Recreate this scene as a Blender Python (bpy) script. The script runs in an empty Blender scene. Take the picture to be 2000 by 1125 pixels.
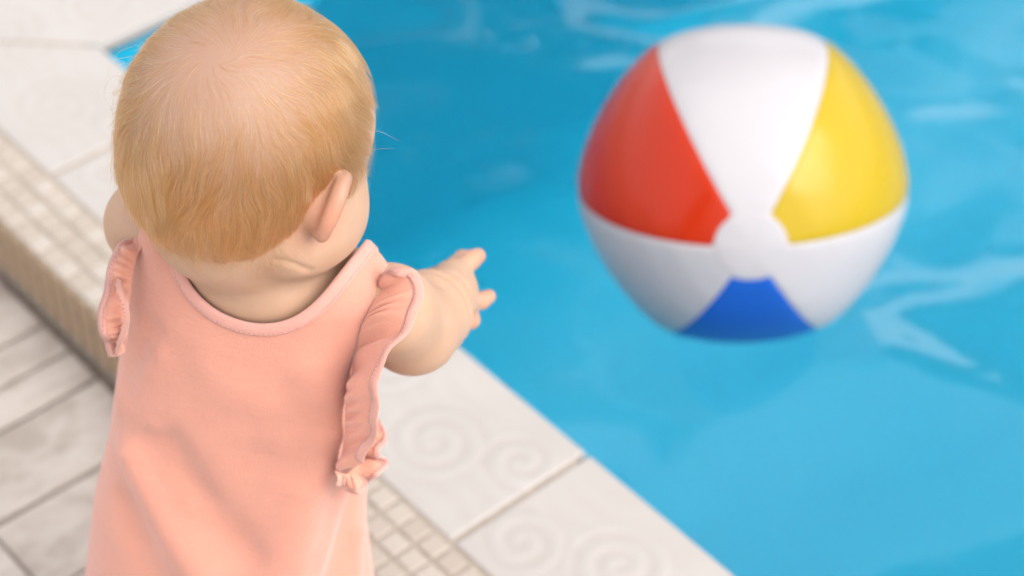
import bpy, bmesh, math, random
import numpy as np
from mathutils import Vector, Matrix

random.seed(7)
RNG = np.random.default_rng(11)
scene = bpy.context.scene
COL = scene.collection

# ------------------------------------------------------------------ camera, sky, sun, exposure
CAM_H, FPX, PITCH = 1.37, 4309.0, math.radians(43.22)
cam = bpy.data.cameras.new("camera")
cam_ob = bpy.data.objects.new("camera", cam)
COL.objects.link(cam_ob)
cam_ob.location = (0, 0, CAM_H)
cam_ob.rotation_euler = (math.pi / 2 - PITCH, 0, 0)
cam.sensor_width = 36.0
cam.lens = FPX / 2000 * 36.0
cam.clip_start, cam.clip_end = 0.05, 2000
cam.dof.use_dof = True
cam.dof.focus_distance = 1.27
cam.dof.aperture_fstop = 4.8
scene.camera = cam_ob

SUN_AZ, SUN_EL = math.radians(124), math.radians(44)      # azimuth clockwise from +Y
world = bpy.data.worlds.new("World")
scene.world = world
world.use_nodes = True
wn, wl = world.node_tree.nodes, world.node_tree.links
bg = wn["Background"]
sky = wn.new("ShaderNodeTexSky")
sky.sky_type = 'NISHITA'
sky.sun_disc = False
sky.sun_elevation = SUN_EL
sky.sun_rotation = SUN_AZ
sky.air_density, sky.dust_density, sky.ozone_density = 1.0, 5.0, 1.0
hsv = wn.new("ShaderNodeHueSaturation")                    # thin white overcast
hsv.inputs["Saturation"].default_value = 0.22
wl.new(sky.outputs[0], hsv.inputs["Color"])
cloud = wn.new("ShaderNodeMix")                              # an even layer of bright white cloud over the sky
cloud.data_type = 'RGBA'
cloud.inputs[0].default_value = 0.6
cloud.inputs[7].default_value = (6.4, 6.3, 6.35, 1)
wl.new(hsv.outputs[0], cloud.inputs[6])
wl.new(cloud.outputs[2], bg.inputs[0])
bg.inputs[1].default_value = 0.15

sun = bpy.data.lights.new("sun", 'SUN')
sun.energy, sun.angle, sun.color = 1.35, math.radians(50), (1.0, 0.94, 0.86)
sun_ob = bpy.data.objects.new("sun", sun)
COL.objects.link(sun_ob)
sd = Vector((math.sin(SUN_AZ) * math.cos(SUN_EL), math.cos(SUN_AZ) * math.cos(SUN_EL), math.sin(SUN_EL)))
sun_ob.rotation_euler = sd.to_track_quat('Z', 'Y').to_euler()

vs = scene.view_settings
vs.view_transform, vs.look, vs.exposure, vs.gamma = 'Standard', 'None', 1.16, 1.0
vs.use_curve_mapping = False
cy = scene.cycles
scene.render.engine = 'CYCLES'
cy.use_denoising = True
cy.max_bounces, cy.diffuse_bounces, cy.glossy_bounces, cy.transmission_bounces, cy.transparent_max_bounces = 12, 5, 4, 8, 8
cy.sample_clamp_indirect = 6.0
cy.caustics_reflective = True
cy.caustics_refractive = True

# ------------------------------------------------------------------ frames
CP, SP = math.cos(PITCH), math.sin(PITCH)
CAMP = np.array([0, 0, CAM_H])


def ray(px, py):
    a, b = (px - 1000) / FPX, -(py - 562.5) / FPX
    return np.array([a, CP + b * SP, -SP + b * CP])


def at(px, py, y):
    """world point seen at photo pixel (px, py) at world distance y in front"""
    d = ray(px, py)
    return CAMP + d * (y / d[1])


YAW = math.radians(-49.22)
CORNER = np.array([-.426, 1.823, 0.0])
TILE, TW, MW, RISE = .302, .150, .0678, .081
S0 = .1455
LS, LU = 2 * S0 + 12 * TILE, 2 * S0 + 9 * TILE
WATER = -.085

# ------------------------------------------------------------------ helpers


def link(o, parent=None):
    COL.objects.link(o)
    if parent is not None:
        o.parent = parent
    return o


def mesh_obj(name, verts, faces, mat=None, parent=None, smooth=False):
    me = bpy.data.meshes.new(name)
    me.from_pydata([tuple(map(float, v)) for v in verts], [], [tuple(map(int, f)) for f in faces])
    me.update()
    if smooth:
        me.polygons.foreach_set("use_smooth", [True] * len(me.polygons))
    if mat:
        me.materials.append(mat)
    return link(bpy.data.objects.new(name, me), parent)


def fast_mesh(name, V, Q, mat=None, parent=None, smooth=True):
    """V (n,3) float array, Q (m,4) int array of quads"""
    me = bpy.data.meshes.new(name)
    k = Q.shape[1]
    me.vertices.add(len(V))
    me.vertices.foreach_set("co", np.asarray(V, np.float32).ravel())
    me.loops.add(Q.size)
    me.loops.foreach_set("vertex_index", np.asarray(Q, np.int32).ravel())
    me.polygons.add(len(Q))
    me.polygons.foreach_set("loop_start", np.arange(0, Q.size, k, dtype=np.int32))
    me.update(calc_edges=True)
    me.polygons.foreach_set("use_smooth", np.full(len(Q), smooth))
    if mat:
        me.materials.append(mat)
    me.update()
    return link(bpy.data.objects.new(name, me), parent)


def bm_obj(name, bm, mat=None, parent=None, smooth=False):
    me = bpy.data.meshes.new(name)
    bm.to_mesh(me)
    bm.free()
    if smooth:
        me.polygons.foreach_set("use_smooth", [True] * len(me.polygons))
    if mat:
        me.materials.append(mat)
    return link(bpy.data.objects.new(name, me), parent)


def props(o, label=None, cat=None, group=None, kind=None):
    if label:
        o["label"] = label
    if cat:
        o["category"] = cat
    if group:
        o["group"] = group
    if kind:
        o["kind"] = kind
    return o


def pool_frame(o):
    o.location = CORNER
    o.rotation_euler = (0, 0, YAW)
    return o


def prism(bm, poly, z0, z1, bevel=0.0, top_only=True):
    """vertical prism over a 2-D polygon (counter-clockwise), top edge bevelled"""
    n = len(poly)
    rings = []
    if bevel > 0:
        c = np.mean(np.array(poly), 0)
        P = np.array(poly, float)

        def inset(d):
            out = []
            for i in range(n):
                a, b, e = P[i - 1], P[i], P[(i + 1) % n]
                e1, e2 = (b - a) / np.linalg.norm(b - a), (e - b) / np.linalg.norm(e - b)
                n1, n2 = np.array([-e1[1], e1[0]]), np.array([-e2[1], e2[0]])
                m = n1 + n2
                m = m / max(1e-6, m @ n1)
                out.append(b + m * d)
            return out
        rings = [(P, z0), (P, z1 - bevel), (inset(bevel * .3), z1 - bevel * .3), (inset(bevel), z1)]
    else:
        rings = [(poly, z0), (poly, z1)]
    vr = [[bm.verts.new((p[0], p[1], z)) for p in ring] for ring, z in rings]
    for a, b in zip(vr[:-1], vr[1:]):
        for i in range(n):
            bm.faces.new((a[i], a[(i + 1) % n], b[(i + 1) % n], b[i]))
    bm.faces.new(vr[-1])
    bm.faces.new(list(reversed(vr[0])))


# ------------------------------------------------------------------ node helpers


ALB = .64          # overall reflectance level of the painted colours


class NT:
    def __init__(self, name):
        self.m = bpy.data.materials.new(name)
        self.m.use_nodes = True
        self.n, self.l = self.m.node_tree.nodes, self.m.node_tree.links
        self.b = self.n["Principled BSDF"]

    def node(self, kind, **kw):
        x = self.n.new(kind)
        for k, v in kw.items():
            setattr(x, k, v)
        return x

    def put(self, sock, v):
        if hasattr(v, "default_value") or isinstance(v, bpy.types.NodeSocket):
            self.l.new(v, sock)
        else:
            sock.default_value = v

    def math(self, op, a, b=0.0, c=0.0, clamp=False):
        x = self.node("ShaderNodeMath", operation=op, use_clamp=clamp)
        self.put(x.inputs[0], a)
        self.put(x.inputs[1], b)
        self.put(x.inputs[2], c)
        return x.outputs[0]

    def coord(self, which="Object"):
        return self.node("ShaderNodeTexCoord").outputs[which]

    def noise(self, vec, scale, detail=4, rough=.55, dist=0.0, out=0):
        x = self.node("ShaderNodeTexNoise")
        self.l.new(vec, x.inputs["Vector"])
        x.inputs["Scale"].default_value = scale
        x.inputs["Detail"].default_value = detail
        x.inputs["Roughness"].default_value = rough
        x.inputs["Distortion"].default_value = dist
        return x.outputs[out]

    def mapping(self, vec, scale=(1, 1, 1), loc=(0, 0, 0), rot=(0, 0, 0)):
        x = self.node("ShaderNodeMapping")
        self.l.new(vec, x.inputs[0])
        self.put(x.inputs["Scale"], scale)
        self.put(x.inputs["Location"], loc)
        self.put(x.inputs["Rotation"], rot)
        return x.outputs[0]

    def ramp(self, fac, stops):
        x = self.node("ShaderNodeValToRGB")
        self.l.new(fac, x.inputs[0])
        e = x.color_ramp.elements
        while len(e) < len(stops):
            e.new(.5)
        for i, (p, c) in enumerate(stops):
            e[i].position = p
            e[i].color = (*[q * ALB for q in c[:3]], 1)
        return x.outputs[0]

    def mix(self, fac, a, b, mode='MIX'):
        x = self.node("ShaderNodeMix", data_type='RGBA', blend_type=mode)
        self.put(x.inputs[0], fac)
        for s, v in ((x.inputs[6], a), (x.inputs[7], b)):
            if isinstance(v, tuple):
                s.default_value = (*[q * ALB for q in v[:3]], 1)
            else:
                self.l.new(v, s)
        return x.outputs[2]

    def bump(self, h, dist=.001, strength=1.0, normal=None):
        x = self.node("ShaderNodeBump")
        self.l.new(h, x.inputs["Height"])
        x.inputs["Distance"].default_value = dist
        x.inputs["Strength"].default_value = strength
        if normal is not None:
            self.l.new(normal, x.inputs["Normal"])
        self.l.new(x.outputs[0], self.b.inputs["Normal"])
        return x.outputs[0]

    def set(self, **kw):
        for k, v in kw.items():
            s = self.b.inputs[k.replace("_", " ")]
            if isinstance(v, tuple) and len(v) == 3 and s.type == 'RGBA':
                v = (*v, 1)
            self.put(s, v)
        return self


def mapr(t, v, a, b, c=0.0, d=1.0, smooth=False):
    x = t.node("ShaderNodeMapRange")
    if smooth:
        x.interpolation_type = 'SMOOTHSTEP'
    t.put(x.inputs[0], v)
    for i, q in enumerate((a, b, c, d)):
        t.put(x.inputs[1 + i], q)
    return x.outputs[0]


def rnd_obj(t):
    return t.node("ShaderNodeObjectInfo").outputs["Random"]


# ------------------------------------------------------------------ materials
def mat_coping():
    t = NT("coping_stone")
    co = t.coord()
    sep = t.node("ShaderNodeSeparateXYZ")
    t.l.new(co, sep.inputs[0])
    x0, y0 = sep.outputs[0], sep.outputs[1]
    nz = t.noise(co, 14, 2)
    total = None
    for (cx, cyy, hand, rad, ph) in ((.205, -.088, 1, .055, 0.), (.105, -.062, -1, .052, 1.5), (.035, -.105, 1, .045, 2.), (.272, -.048, -1, .045, 4.)):
        dx, dy = t.math('SUBTRACT', x0, cx), t.math('SUBTRACT', y0, cyy)
        r = t.math('SQRT', t.math('ADD', t.math('MULTIPLY', dx, dx), t.math('MULTIPLY', dy, dy)))
        th = t.math('ARCTAN2', dy, dx)
        a = t.math('ADD', t.math('MULTIPLY_ADD', th, float(hand), t.math('MULTIPLY', nz, 3.2)), t.math('MULTIPLY_ADD', r, 330.0, ph))
        s = t.math('SINE', a)
        w = mapr(t, r, rad, rad * .72, smooth=True)
        h = t.math('MULTIPLY', s, w)
        total = h if total is None else t.math('ADD', total, h)
    # wavy lines running between the scrolls
    wv = t.math('SINE', t.math('ADD', t.math('MULTIPLY', y0, 260.0), t.math('MULTIPLY', t.math('SINE', t.math('MULTIPLY', x0, 42.0)), 2.2)))
    tot = t.math('MULTIPLY_ADD', wv, .28, total)
    edge = mapr(t, y0, -.012, -.034, smooth=True)            # plain margin by the water
    edge2 = mapr(t, y0, -.146, -.130, smooth=True)
    tot = t.math('MULTIPLY', t.math('MULTIPLY', tot, edge), edge2)
    grime = mapr(t, tot, .3, -1.0)                            # pale dirt sits in the hollows
    n1 = t.noise(co, 9, 5, .6)
    n2 = t.noise(co, 60, 4, .6)
    base = t.ramp(n1, [(.3, (.51, .475, .455)), (.7, (.56, .528, .512))])
    c = t.mix(t.math('MULTIPLY', grime, t.math('MULTIPLY', n2, .55)), base, (.43, .385, .34))
    c = t.mix(t.math('MULTIPLY', rnd_obj(t), .25), c, (.49, .455, .425))
    t.set(Base_Color=c, Roughness=.55)
    hh = t.math('ADD', t.math('MULTIPLY', tot, .7), t.math('MULTIPLY', n2, .25))
    t.bump(hh, .0014, .27)
    return t.m


def mat_mosaic(island=False):
    t = NT("mosaic_stone_joined" if island else "mosaic_stone")
    co = t.coord()
    r = t.node("ShaderNodeNewGeometry").outputs["Random Per Island"] if island else rnd_obj(t)
    n = t.noise(co, 90, 4)
    c = t.ramp(r, [(0, (.49, .42, .36)), (.5, (.54, .47, .41)), (1, (.585, .525, .47))])
    c = t.mix(t.math('MULTIPLY', n, .35), c, (.40, .345, .295))
    t.set(Base_Color=c, Roughness=.6)
    t.bump(n, .0006, .5)
    return t.m


def mat_plain(name, col, rough=.7, scale=40, var=.25, bump=.0008):
    t = NT(name)
    co = t.coord()
    n = t.noise(co, scale, 5, .6)
    dark = tuple(v * (1 - var) for v in col)
    lite = tuple(min(1, v * (1 + var * .6)) for v in col)
    t.set(Base_Color=t.ramp(n, [(.3, dark), (.7, lite)]), Roughness=rough)
    t.bump(n, bump, .6)
    return t.m


def mat_plank():
    t = NT("weathered_plank")
    co = t.coord()
    rn = rnd_obj(t)
    off = t.node("ShaderNodeCombineXYZ")
    t.l.new(t.math('MULTIPLY', rn, 37.0), off.inputs[0])
    t.l.new(t.math('MULTIPLY', rn, 11.0), off.inputs[1])
    va = t.node("ShaderNodeVectorMath", operation='ADD')
    t.l.new(co, va.inputs[0])
    t.l.new(off.outputs[0], va.inputs[1])
    v = va.outputs[0]
    # grain runs along local y
    g1 = t.noise(t.mapping(v, (40, 12, 30)), 1.0, 7, .68, 1.2)
    g2 = t.noise(t.mapping(v, (150, 5, 30)), 1.0, 5, .6)
    pz = t.noise(t.mapping(v, (16, 8, 10)), 1.0, 5, .62, .4)
    base = t.ramp(g1, [(.25, (.44, .365, .31)), (.45, (.55, .48, .43)), (.75, (.63, .57, .53))])
    base = t.mix(mapr(t, pz, .48, .66, 0, .7, True), base, (.33, .27, .23))
    crack = mapr(t, g2, .36, .30, 0, .5, True)
    base = t.mix(t.math('MULTIPLY', crack, mapr(t, pz, .4, .6)), base, (.16, .125, .10))
    base = t.mix(t.math('MULTIPLY', rn, .25), base, (.60, .54, .50))
    t.set(Base_Color=base, Roughness=.72)
    t.bump(t.math('ADD', g1, t.math('MULTIPLY', g2, .5)), .0012, .7)
    return t.m


def mat_liner():
    t = NT("blue_pool_liner")
    n = t.noise(t.coord(), 2.2, 3)
    t.set(Base_Color=t.ramp(n, [(.3, (.005, .475, .745)), (.7, (.010, .525, .80))]), Roughness=.5)
    return t.m


def mat_water():
    t = NT("pool_water")
    t.set(Base_Color=(1, 1, 1), Roughness=0.0, IOR=1.333, Transmission_Weight=1.0)
    return t.m


def mat_vinyl(name, col, sss=0.0):
    t = NT(name)
    co = t.coord()
    n = t.noise(co, 7, 3, .5)
    n2 = t.noise(co, 26, 3, .5)
    c = t.mix(t.math('MULTIPLY', n, .12), col, tuple(v * .8 for v in col))
    t.set(Base_Color=c, Roughness=.24, Specular_IOR_Level=.28)
    if sss:
        t.set(Subsurface_Weight=sss, Subsurface_Radius=(1., 1., 1.), Subsurface_Scale=.05)
    t.bump(t.math('ADD', n2, t.math('MULTIPLY', n, 1.5)), .0016, .35)
    return t.m


def mat_skin():
    t = NT("baby_skin")
    co = t.coord()
    at_ = t.node("ShaderNodeAttribute", attribute_name="blush")
    n = t.noise(co, 45, 5, .6)
    n2 = t.noise(co, 320, 3, .6)
    c = t.ramp(n, [(.3, (.63, .385, .255)), (.7, (.68, .435, .305))])
    c = t.mix(t.math('MULTIPLY', at_.outputs["Fac"], .8), c, (.76, .27, .17))
    sc = t.node("ShaderNodeAttribute", attribute_name="scalp")
    c = t.mix(sc.outputs["Fac"], c, (.41, .24, .17))
    bl2 = t.noise(co, 16, 3, .6)
    c = t.mix(mapr(t, bl2, .55, .75, 0, .22, True), c, (.74, .34, .24))
    t.set(Base_Color=c, Roughness=.48, Subsurface_Weight=.35, Subsurface_Radius=(1.0, .36, .2), Subsurface_Scale=.006, Specular_IOR_Level=.35)
    t.bump(t.math('ADD', n2, t.math('MULTIPLY', n, .6)), .0005, .35)
    return t.m


def mat_hair():
    t = NT("blond_baby_hair")
    t.n.remove(t.b)
    h = t.node("ShaderNodeBsdfHairPrincipled")
    h.parametrization = 'COLOR'
    hi = t.node("ShaderNodeHairInfo")
    c = t.ramp(hi.outputs["Random"], [(0, (.26, .090, .020)), (.5, (.46, .200, .062)), (.85, (.68, .36, .16)), (1, (.95, .68, .45))])
    t.l.new(c, h.inputs["Color"])
    h.inputs["Roughness"].default_value = .38
    h.inputs["Radial Roughness"].default_value = .5
    h.inputs["Random Roughness"].default_value = .3
    t.l.new(h.outputs[0], t.n["Material Output"].inputs[0])
    return t.m


def mat_fabric(name, col, sss=.12, scale=.004):
    t = NT(name)
    co = t.coord()
    n = t.noise(co, 30, 4, .55)
    w = t.node("ShaderNodeTexWave")
    w.wave_type, w.bands_direction = 'BANDS', 'X'
    w.inputs["Scale"].default_value = 420
    w.inputs["Distortion"].default_value = 1.5
    w.inputs["Detail"].default_value = 1
    t.l.new(co, w.inputs[0])
    n2 = t.noise(t.mapping(co, (700, 700, 300)), 1.0, 3, .6)
    slub = t.noise(t.mapping(co, (60, 60, 420)), 1.0, 3, .6)
    c = t.ramp(n, [(.3, tuple(v * .95 for v in col)), (.7, tuple(min(1, v * 1.03) for v in col))])
    c = t.mix(t.math('MULTIPLY', slub, .22), c, (min(1, col[0] * 1.05), col[1] * 1.25, col[2] * 1.3))
    t.set(Base_Color=c, Roughness=.88, Specular_IOR_Level=.2, Sheen_Weight=.45, Sheen_Roughness=.4, Sheen_Tint=(1.0, .9, .92),
          Subsurface_Weight=sss, Subsurface_Radius=(1.0, .5, .4), Subsurface_Scale=scale)
    hgt = t.math('ADD', t.math('MULTIPLY', w.outputs["Fac"], .4), t.math('ADD', n2, t.math('MULTIPLY', slub, .8)))
    t.bump(hgt, .0007, .8)
    return t.m


def mat_leaf():
    t = NT("tree_leaf")
    r = t.node("ShaderNodeNewGeometry").outputs["Random Per Island"]
    c = t.ramp(r, [(0, (.025, .055, .015)), (1, (.07, .12, .03))])
    t.set(Base_Color=c, Roughness=.55)
    return t.m


M_COPING = mat_coping()
M_MOSAIC, M_MOSAIC_J = mat_mosaic(), mat_mosaic(True)
M_RISER = mat_plain("riser_stone", (.46, .325, .21), .65, 60, .22)
M_GROUT = mat_plain("grey_beige_grout", (.42, .355, .295), .85, 120, .2)
M_DARKGROUT = mat_plain("dark_deck_joint", (.27, .21, .17), .9, 90, .3)
M_PLANK = mat_plank()
M_LINER = mat_liner()
M_MORTAR = mat_plain("brown_mortar", (.28, .19, .13), .8, 60, .3)
M_WATER = mat_water()
M_GRASS = mat_plain("lawn_grass", (.06, .10, .03), .9, 3, .4, .02)
M_BARK = mat_plain("tree_bark", (.14, .10, .07), .9, 12, .4, .01)
M_LEAF = mat_leaf()
M_SKIN = mat_skin()
M_HAIR = mat_hair()
PINK = (.86, .385, .285)
M_DRESS = mat_fabric("pink_cotton_jersey", PINK)
M_RUFFLE = mat_fabric("thin_pink_cotton", (.93, .41, .30), .4, .010)
M_TRIM = mat_fabric("pink_cotton_trim", (.87, .43, .36))
M_THREAD = mat_plain("pale_pink_thread", (.85, .46, .40), .8, 60, .1)

# ------------------------------------------------------------------ the setting
def ring_box(name, inner, outer, z0, z1, mat):
    """rectangular frame: inner/outer = (s0, u0, s1, u1)"""
    def rect(r, z):
        return [(r[0], r[1], z), (r[2], r[1], z), (r[2], r[3], z), (r[0], r[3], z)]
    v = rect(outer, z1) + rect(inner, z1) + rect(outer, z0) + rect(inner, z0)
    f = []
    for i in range(4):
        j = (i + 1) % 4
        f.append((i, j, 4 + j, 4 + i))
        f.append((8 + i, 8 + j, j, i))
        f.append((4 + i, 4 + j, 12 + j, 12 + i))
        f.append((8 + j, 8 + i, 12 + i, 12 + j))
    return pool_frame(mesh_obj(name, v, f, mat))


# lawn to the horizon, with the pool and deck standing in a rectangular gap
gz = -.14
R = 900.0
D0, D1, E0, E1 = -2.6, LS + 2.2, -2.8, LU + 2.2
ground = pool_frame(mesh_obj("ground", [(-R, -R, gz), (R, -R, gz), (R, R, gz), (-R, R, gz), (D0, E0, gz), (D1, E0, gz), (D1, E1, gz), (D0, E1, gz)],
                             [(0, 1, 5, 4), (1, 2, 6, 5), (2, 3, 7, 6), (3, 0, 4, 7)], M_GRASS))
props(ground, kind="structure")

OW = TW + MW
surround = ring_box("pool_surround", (-.012, -.012, LS + .012, LU + .012), (-OW, -OW, LS + OW, LU + OW), -.30, -.0021, M_GROUT)
props(surround, kind="structure")
deck = ring_box("deck", (-OW, -OW, LS + OW, LU + OW), (D0, E0, D1, E1), -.30, -RISE - .006, M_DARKGROUT)
props(deck, kind="structure")

# pool basin: walls and floor of blue liner
zb, rc = -1.15, .45
e = -.011
prof = [(0, -.0115), (0, zb + rc)] + [(rc - rc * math.cos(t), zb + rc - rc * math.sin(t)) for t in np.linspace(0, math.pi / 2, 9)[1:]]
bv, bf = [], []
for d, z_ in prof:
    bv += [(e + d, e + d, z_), (LS - e - d, e + d, z_), (LS - e - d, LU - e - d, z_), (e + d, LU - e - d, z_)]
for k in range(len(prof) - 1):
    for i in range(4):
        j = (i + 1) % 4
        bf.append((4 * k + i, 4 * k + 4 + i, 4 * k + 4 + j, 4 * k + j))
m_ = 4 * (len(prof) - 1)
bf.append((m_, m_ + 3, m_ + 2, m_ + 1))
basin = pool_frame(mesh_obj("pool_basin", bv, bf, M_LINER, None, True))
props(basin, kind="structure")
# brown mortar bed under the coping, showing as a thin line above the liner
ring_m = ring_box("mortar_bed", (-.006, -.006, LS + .006, LU + .006), (-.0112, -.0112, LS + .0112, LU + .0112), -.021, -.0115, M_MORTAR)
ring_m.parent = surround
ring_m.location = (0, 0, 0)
ring_m.rotation_euler = (0, 0, 0)

# water: one rippled sheet
NX, NY = 330, 254
gx = np.linspace(-.0105, LS + .0105, NX)
gy = np.linspace(-.0105, LU + .0105, NY)
X, Y = np.meshgrid(gx, gy, indexing='ij')
Z = np.zeros_like(X)
wr = np.random.default_rng(5)
for k in range(84):
    lam = float(np.exp(wr.uniform(np.log(.07), np.log(.70))))
    ang = math.radians(wr.normal(139, 40))
    amp = .00115 * (lam / .3) ** 1.15
    ph = wr.uniform(0, 6.28)
    bend = .5 * np.sin(X * wr.uniform(.8, 2.2) + Y * wr.uniform(.8, 2.2) + wr.uniform(0, 6))
    Z += amp * np.sin(2 * np.pi / lam * (X * math.cos(ang) + Y * math.sin(ang)) + ph + bend) * 1.55
calm = 1 / (1 + np.exp(-(X - .25 + Y * .75 - .55) * 3.2))          # calmer in the corner by the step
Z *= .30 + .70 * calm
V = np.stack([X, Y, Z + WATER], -1).reshape(-1, 3)
idx = np.arange(NX * NY).reshape(NX, NY)
Q = np.stack([idx[:-1, :-1], idx[1:, :-1], idx[1:, 1:], idx[:-1, 1:]], -1).reshape(-1, 4)
water = pool_frame(fast_mesh("water", V, Q, M_WATER))
props(water, kind="structure")

# coping tiles (parts of the surround)
G = .0028


def tile_mesh(poly):
    bm = bmesh.new()
    prism(bm, poly, -.011, 0.0, .0022)
    me = bpy.data.meshes.new("coping_tile")
    bm.to_mesh(me)
    bm.free()
    me.materials.append(M_COPING)
    return me


full = tile_mesh([(G, -TW + G), (TILE - G, -TW + G), (TILE - G, 0), (G, 0)])
L0 = S0 + TW
cor_a = tile_mesh([(G * 2.4, -TW + G), (L0 - G, -TW + G), (L0 - G, 0), (TW + .5 * G * 2, 0)])            # starts at the outer corner
cor_b = tile_mesh([(G, -TW + G), (L0 - G * 2.4, -TW + G), (S0 - G, 0), (G, 0)])
sides = [((0, 0), 0, 12), ((LS, 0), math.pi / 2, 9), ((LS, LU), math.pi, 12), ((0, LU), -math.pi / 2, 9)]
for (o, rz, n) in sides:
    ln = 2 * S0 + n * TILE
    ca, sa = math.cos(rz), math.sin(rz)
    for kind, start in [(cor_a, -TW)] + [(full, S0 + i * TILE) for i in range(n)] + [(cor_b, ln - S0)]:
        ob = link(bpy.data.objects.new("coping_tile", kind), surround)
        ob.location = (o[0] + ca * start, o[1] + sa * start, random.uniform(-.0006, .0006))
        ob.rotation_euler = (random.uniform(-.002, .002), random.uniform(-.001, .001), rz)

# mosaic band and riser along the step: near ones as parts, the rest joined
PM = MW / 3
bm = bmesh.new()
h = PM / 2 - .0016
prism(bm, [(-h, -h), (h, -h), (h, h), (-h, h)], -.0045, .0, .0016)
mos_me = bpy.data.meshes.new("mosaic_tile")
bm.to_mesh(mos_me)
mos_me.materials.append(M_MOSAIC)
mv = np.array([v.co[:] for v in bm.verts])
mf = [[v.index for v in f.verts] for f in bm.faces]
bm.free()
bm = bmesh.new()
prism(bm, [(-h, -.033), (h, -.033), (h, .033), (-h, .033)], -.004, .003, .0014)
ris_me = bpy.data.meshes.new("riser_tile")
bm.to_mesh(ris_me)
ris_me.materials.append(M_RISER)
rv = np.array([v.co[:] for v in bm.verts])
rf = [[v.index for v in f.verts] for f in bm.faces]
bm.free()
jv, jf, kv, kf = [], [], [], []
for si, (o, rz, n) in enumerate(sides):
    ln = 2 * S0 + n * TILE
    ca, sa = math.cos(rz), math.sin(rz)
    a = -OW + PM / 2
    cnt = int((ln + 2 * OW - MW) / PM)
    for i in range(cnt):
        s = a + i * PM
        near = si == 0 and -.22 < s < 1.16
        for c in range(3):
            u = -TW - PM * (c + .5)
            if near:
                ob = link(bpy.data.objects.new("mosaic_tile", mos_me), surround)
                ob.location = (s + random.uniform(-.0006, .0006), u + random.uniform(-.0006, .0006), random.uniform(-.0008, .0002))
                ob.rotation_euler = (random.uniform(-.02, .02), random.uniform(-.02, .02), random.uniform(-.03, .03))
            else:
                b0 = len(jv)
                for v in mv:
                    jv.append((o[0] + ca * (s + v[0]) - sa * (u + v[1]), o[1] + sa * (s + v[0]) + ca * (u + v[1]), v[2]))
                jf += [[b0 + q for q in f] for f in mf]
        z = -.0365
        if near:
            ob = link(bpy.data.objects.new("riser_tile", ris_me), surround)
            ob.location = (s, -OW, z)
            ob.rotation_euler = (math.pi / 2, 0, 0)
        else:
            b0 = len(kv)
            for v in rv:
                x_, y_, z_ = s + v[0], -OW - v[2], z + v[1]
                kv.append((o[0] + ca * x_ - sa * y_, o[1] + sa * x_ + ca * y_, z_))
            kf += [[b0 + q for q in f] for f in rf]
props(mesh_obj("mosaic_band", jv, jf, M_MOSAIC_J, surround), kind="stuff")
props(mesh_obj("riser_band", kv, kf, M_RISER, surround), kind="stuff")

# weathered planks of the lower deck
seams = [.238]
wid = [.0465, .0465, .0925, .0925, .0925, .0465, .0465, .0925]
i = 0
while seams[-1] < 3.0:
    seams.append(seams[-1] + wid[i % len(wid)])
    i += 1
back = [.238]
i = len(wid) - 1
while back[-1] > -1.3:
    back.append(back[-1] - wid[i % len(wid)])
    i -= 1
seams = sorted(set(back[1:] + seams))
pcache = {}
pr = random.Random(3)
for a, b in zip(seams[:-1], seams[1:]):
    w = round(b - a, 4)
    u1 = -OW - .009
    first = .172 if .42 < a < .45 else pr.choice([.24, .33, .43, .52])
    while u1 > -2.3:
        ln = first if first else pr.choice([.46, .55, .62])
        first = None
        if u1 - ln < -2.05:
            ln = round(u1 + 2.37, 3)
        key = (w, ln)
        if key not in pcache:
            bm = bmesh.new()
            prism(bm, [(-w / 2 + .0022, -ln + .002), (w / 2 - .0022, -ln + .002), (w / 2 - .0022, 0), (-w / 2 + .0022, 0)], -.0055, 0, .0028)
            me = bpy.data.meshes.new("plank")
            bm.to_mesh(me)
            bm.free()
            me.materials.append(M_PLANK)
            pcache[key] = me
        ob = link(bpy.data.objects.new("plank", pcache[key]), deck)
        ob.location = ((a + b) / 2, u1, -RISE + pr.uniform(-.0012, .0008))
        ob.rotation_euler = (pr.uniform(-.002, .002), pr.uniform(-.006, .006), 0)
        u1 -= ln

# planks of the far stretches of the deck, joined
FV, FF = [], []


def far_planks(s_a, s_b, u_a, u_b):
    s = s_a
    i = 0
    while s < s_b:
        w = wid[i % len(wid)]
        i += 1
        u = u_a - pr.uniform(0, .4)
        while u < u_b:
            ln = pr.choice([.46, .55, .62])
            z = -RISE + pr.uniform(-.0012, .0008)
            x0, x1, y0, y1 = s + .0022, min(s + w, s_b) - .0022, max(u, u_a) + .002, min(u + ln, u_b) - .002
            u += ln
            if y1 - y0 < .02 or x1 - x0 < .01:
                continue
            b0 = len(FV)
            c = .0025
            FV.extend([(x0, y0, z - .0055), (x1, y0, z - .0055), (x1, y1, z - .0055), (x0, y1, z - .0055), (x0 + c, y0 + c, z), (x1 - c, y0 + c, z), (x1 - c, y1 - c, z), (x0 + c, y1 - c, z)])
            FF.extend([tuple(b0 + q for q in f) for f in ((0, 1, 5, 4), (1, 2, 6, 5), (2, 3, 7, 6), (3, 0, 4, 7), (4, 5, 6, 7))])
        s += w


far_planks(D0, -OW - .010, -OW - .009, E1)
far_planks(D0, back[-1], -2.37, -OW - .009)
far_planks(LS + OW + .010, D1, -OW - .009, E1)
far_planks(-OW, LS + OW, LU + OW + .010, E1)
far_planks(seams[-1], D1, -2.37, -OW - .009)
far_planks(D0, D1, E0, -2.38)
props(mesh_obj("plank_field", FV, FF, M_PLANK, deck), kind="stuff")

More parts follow.
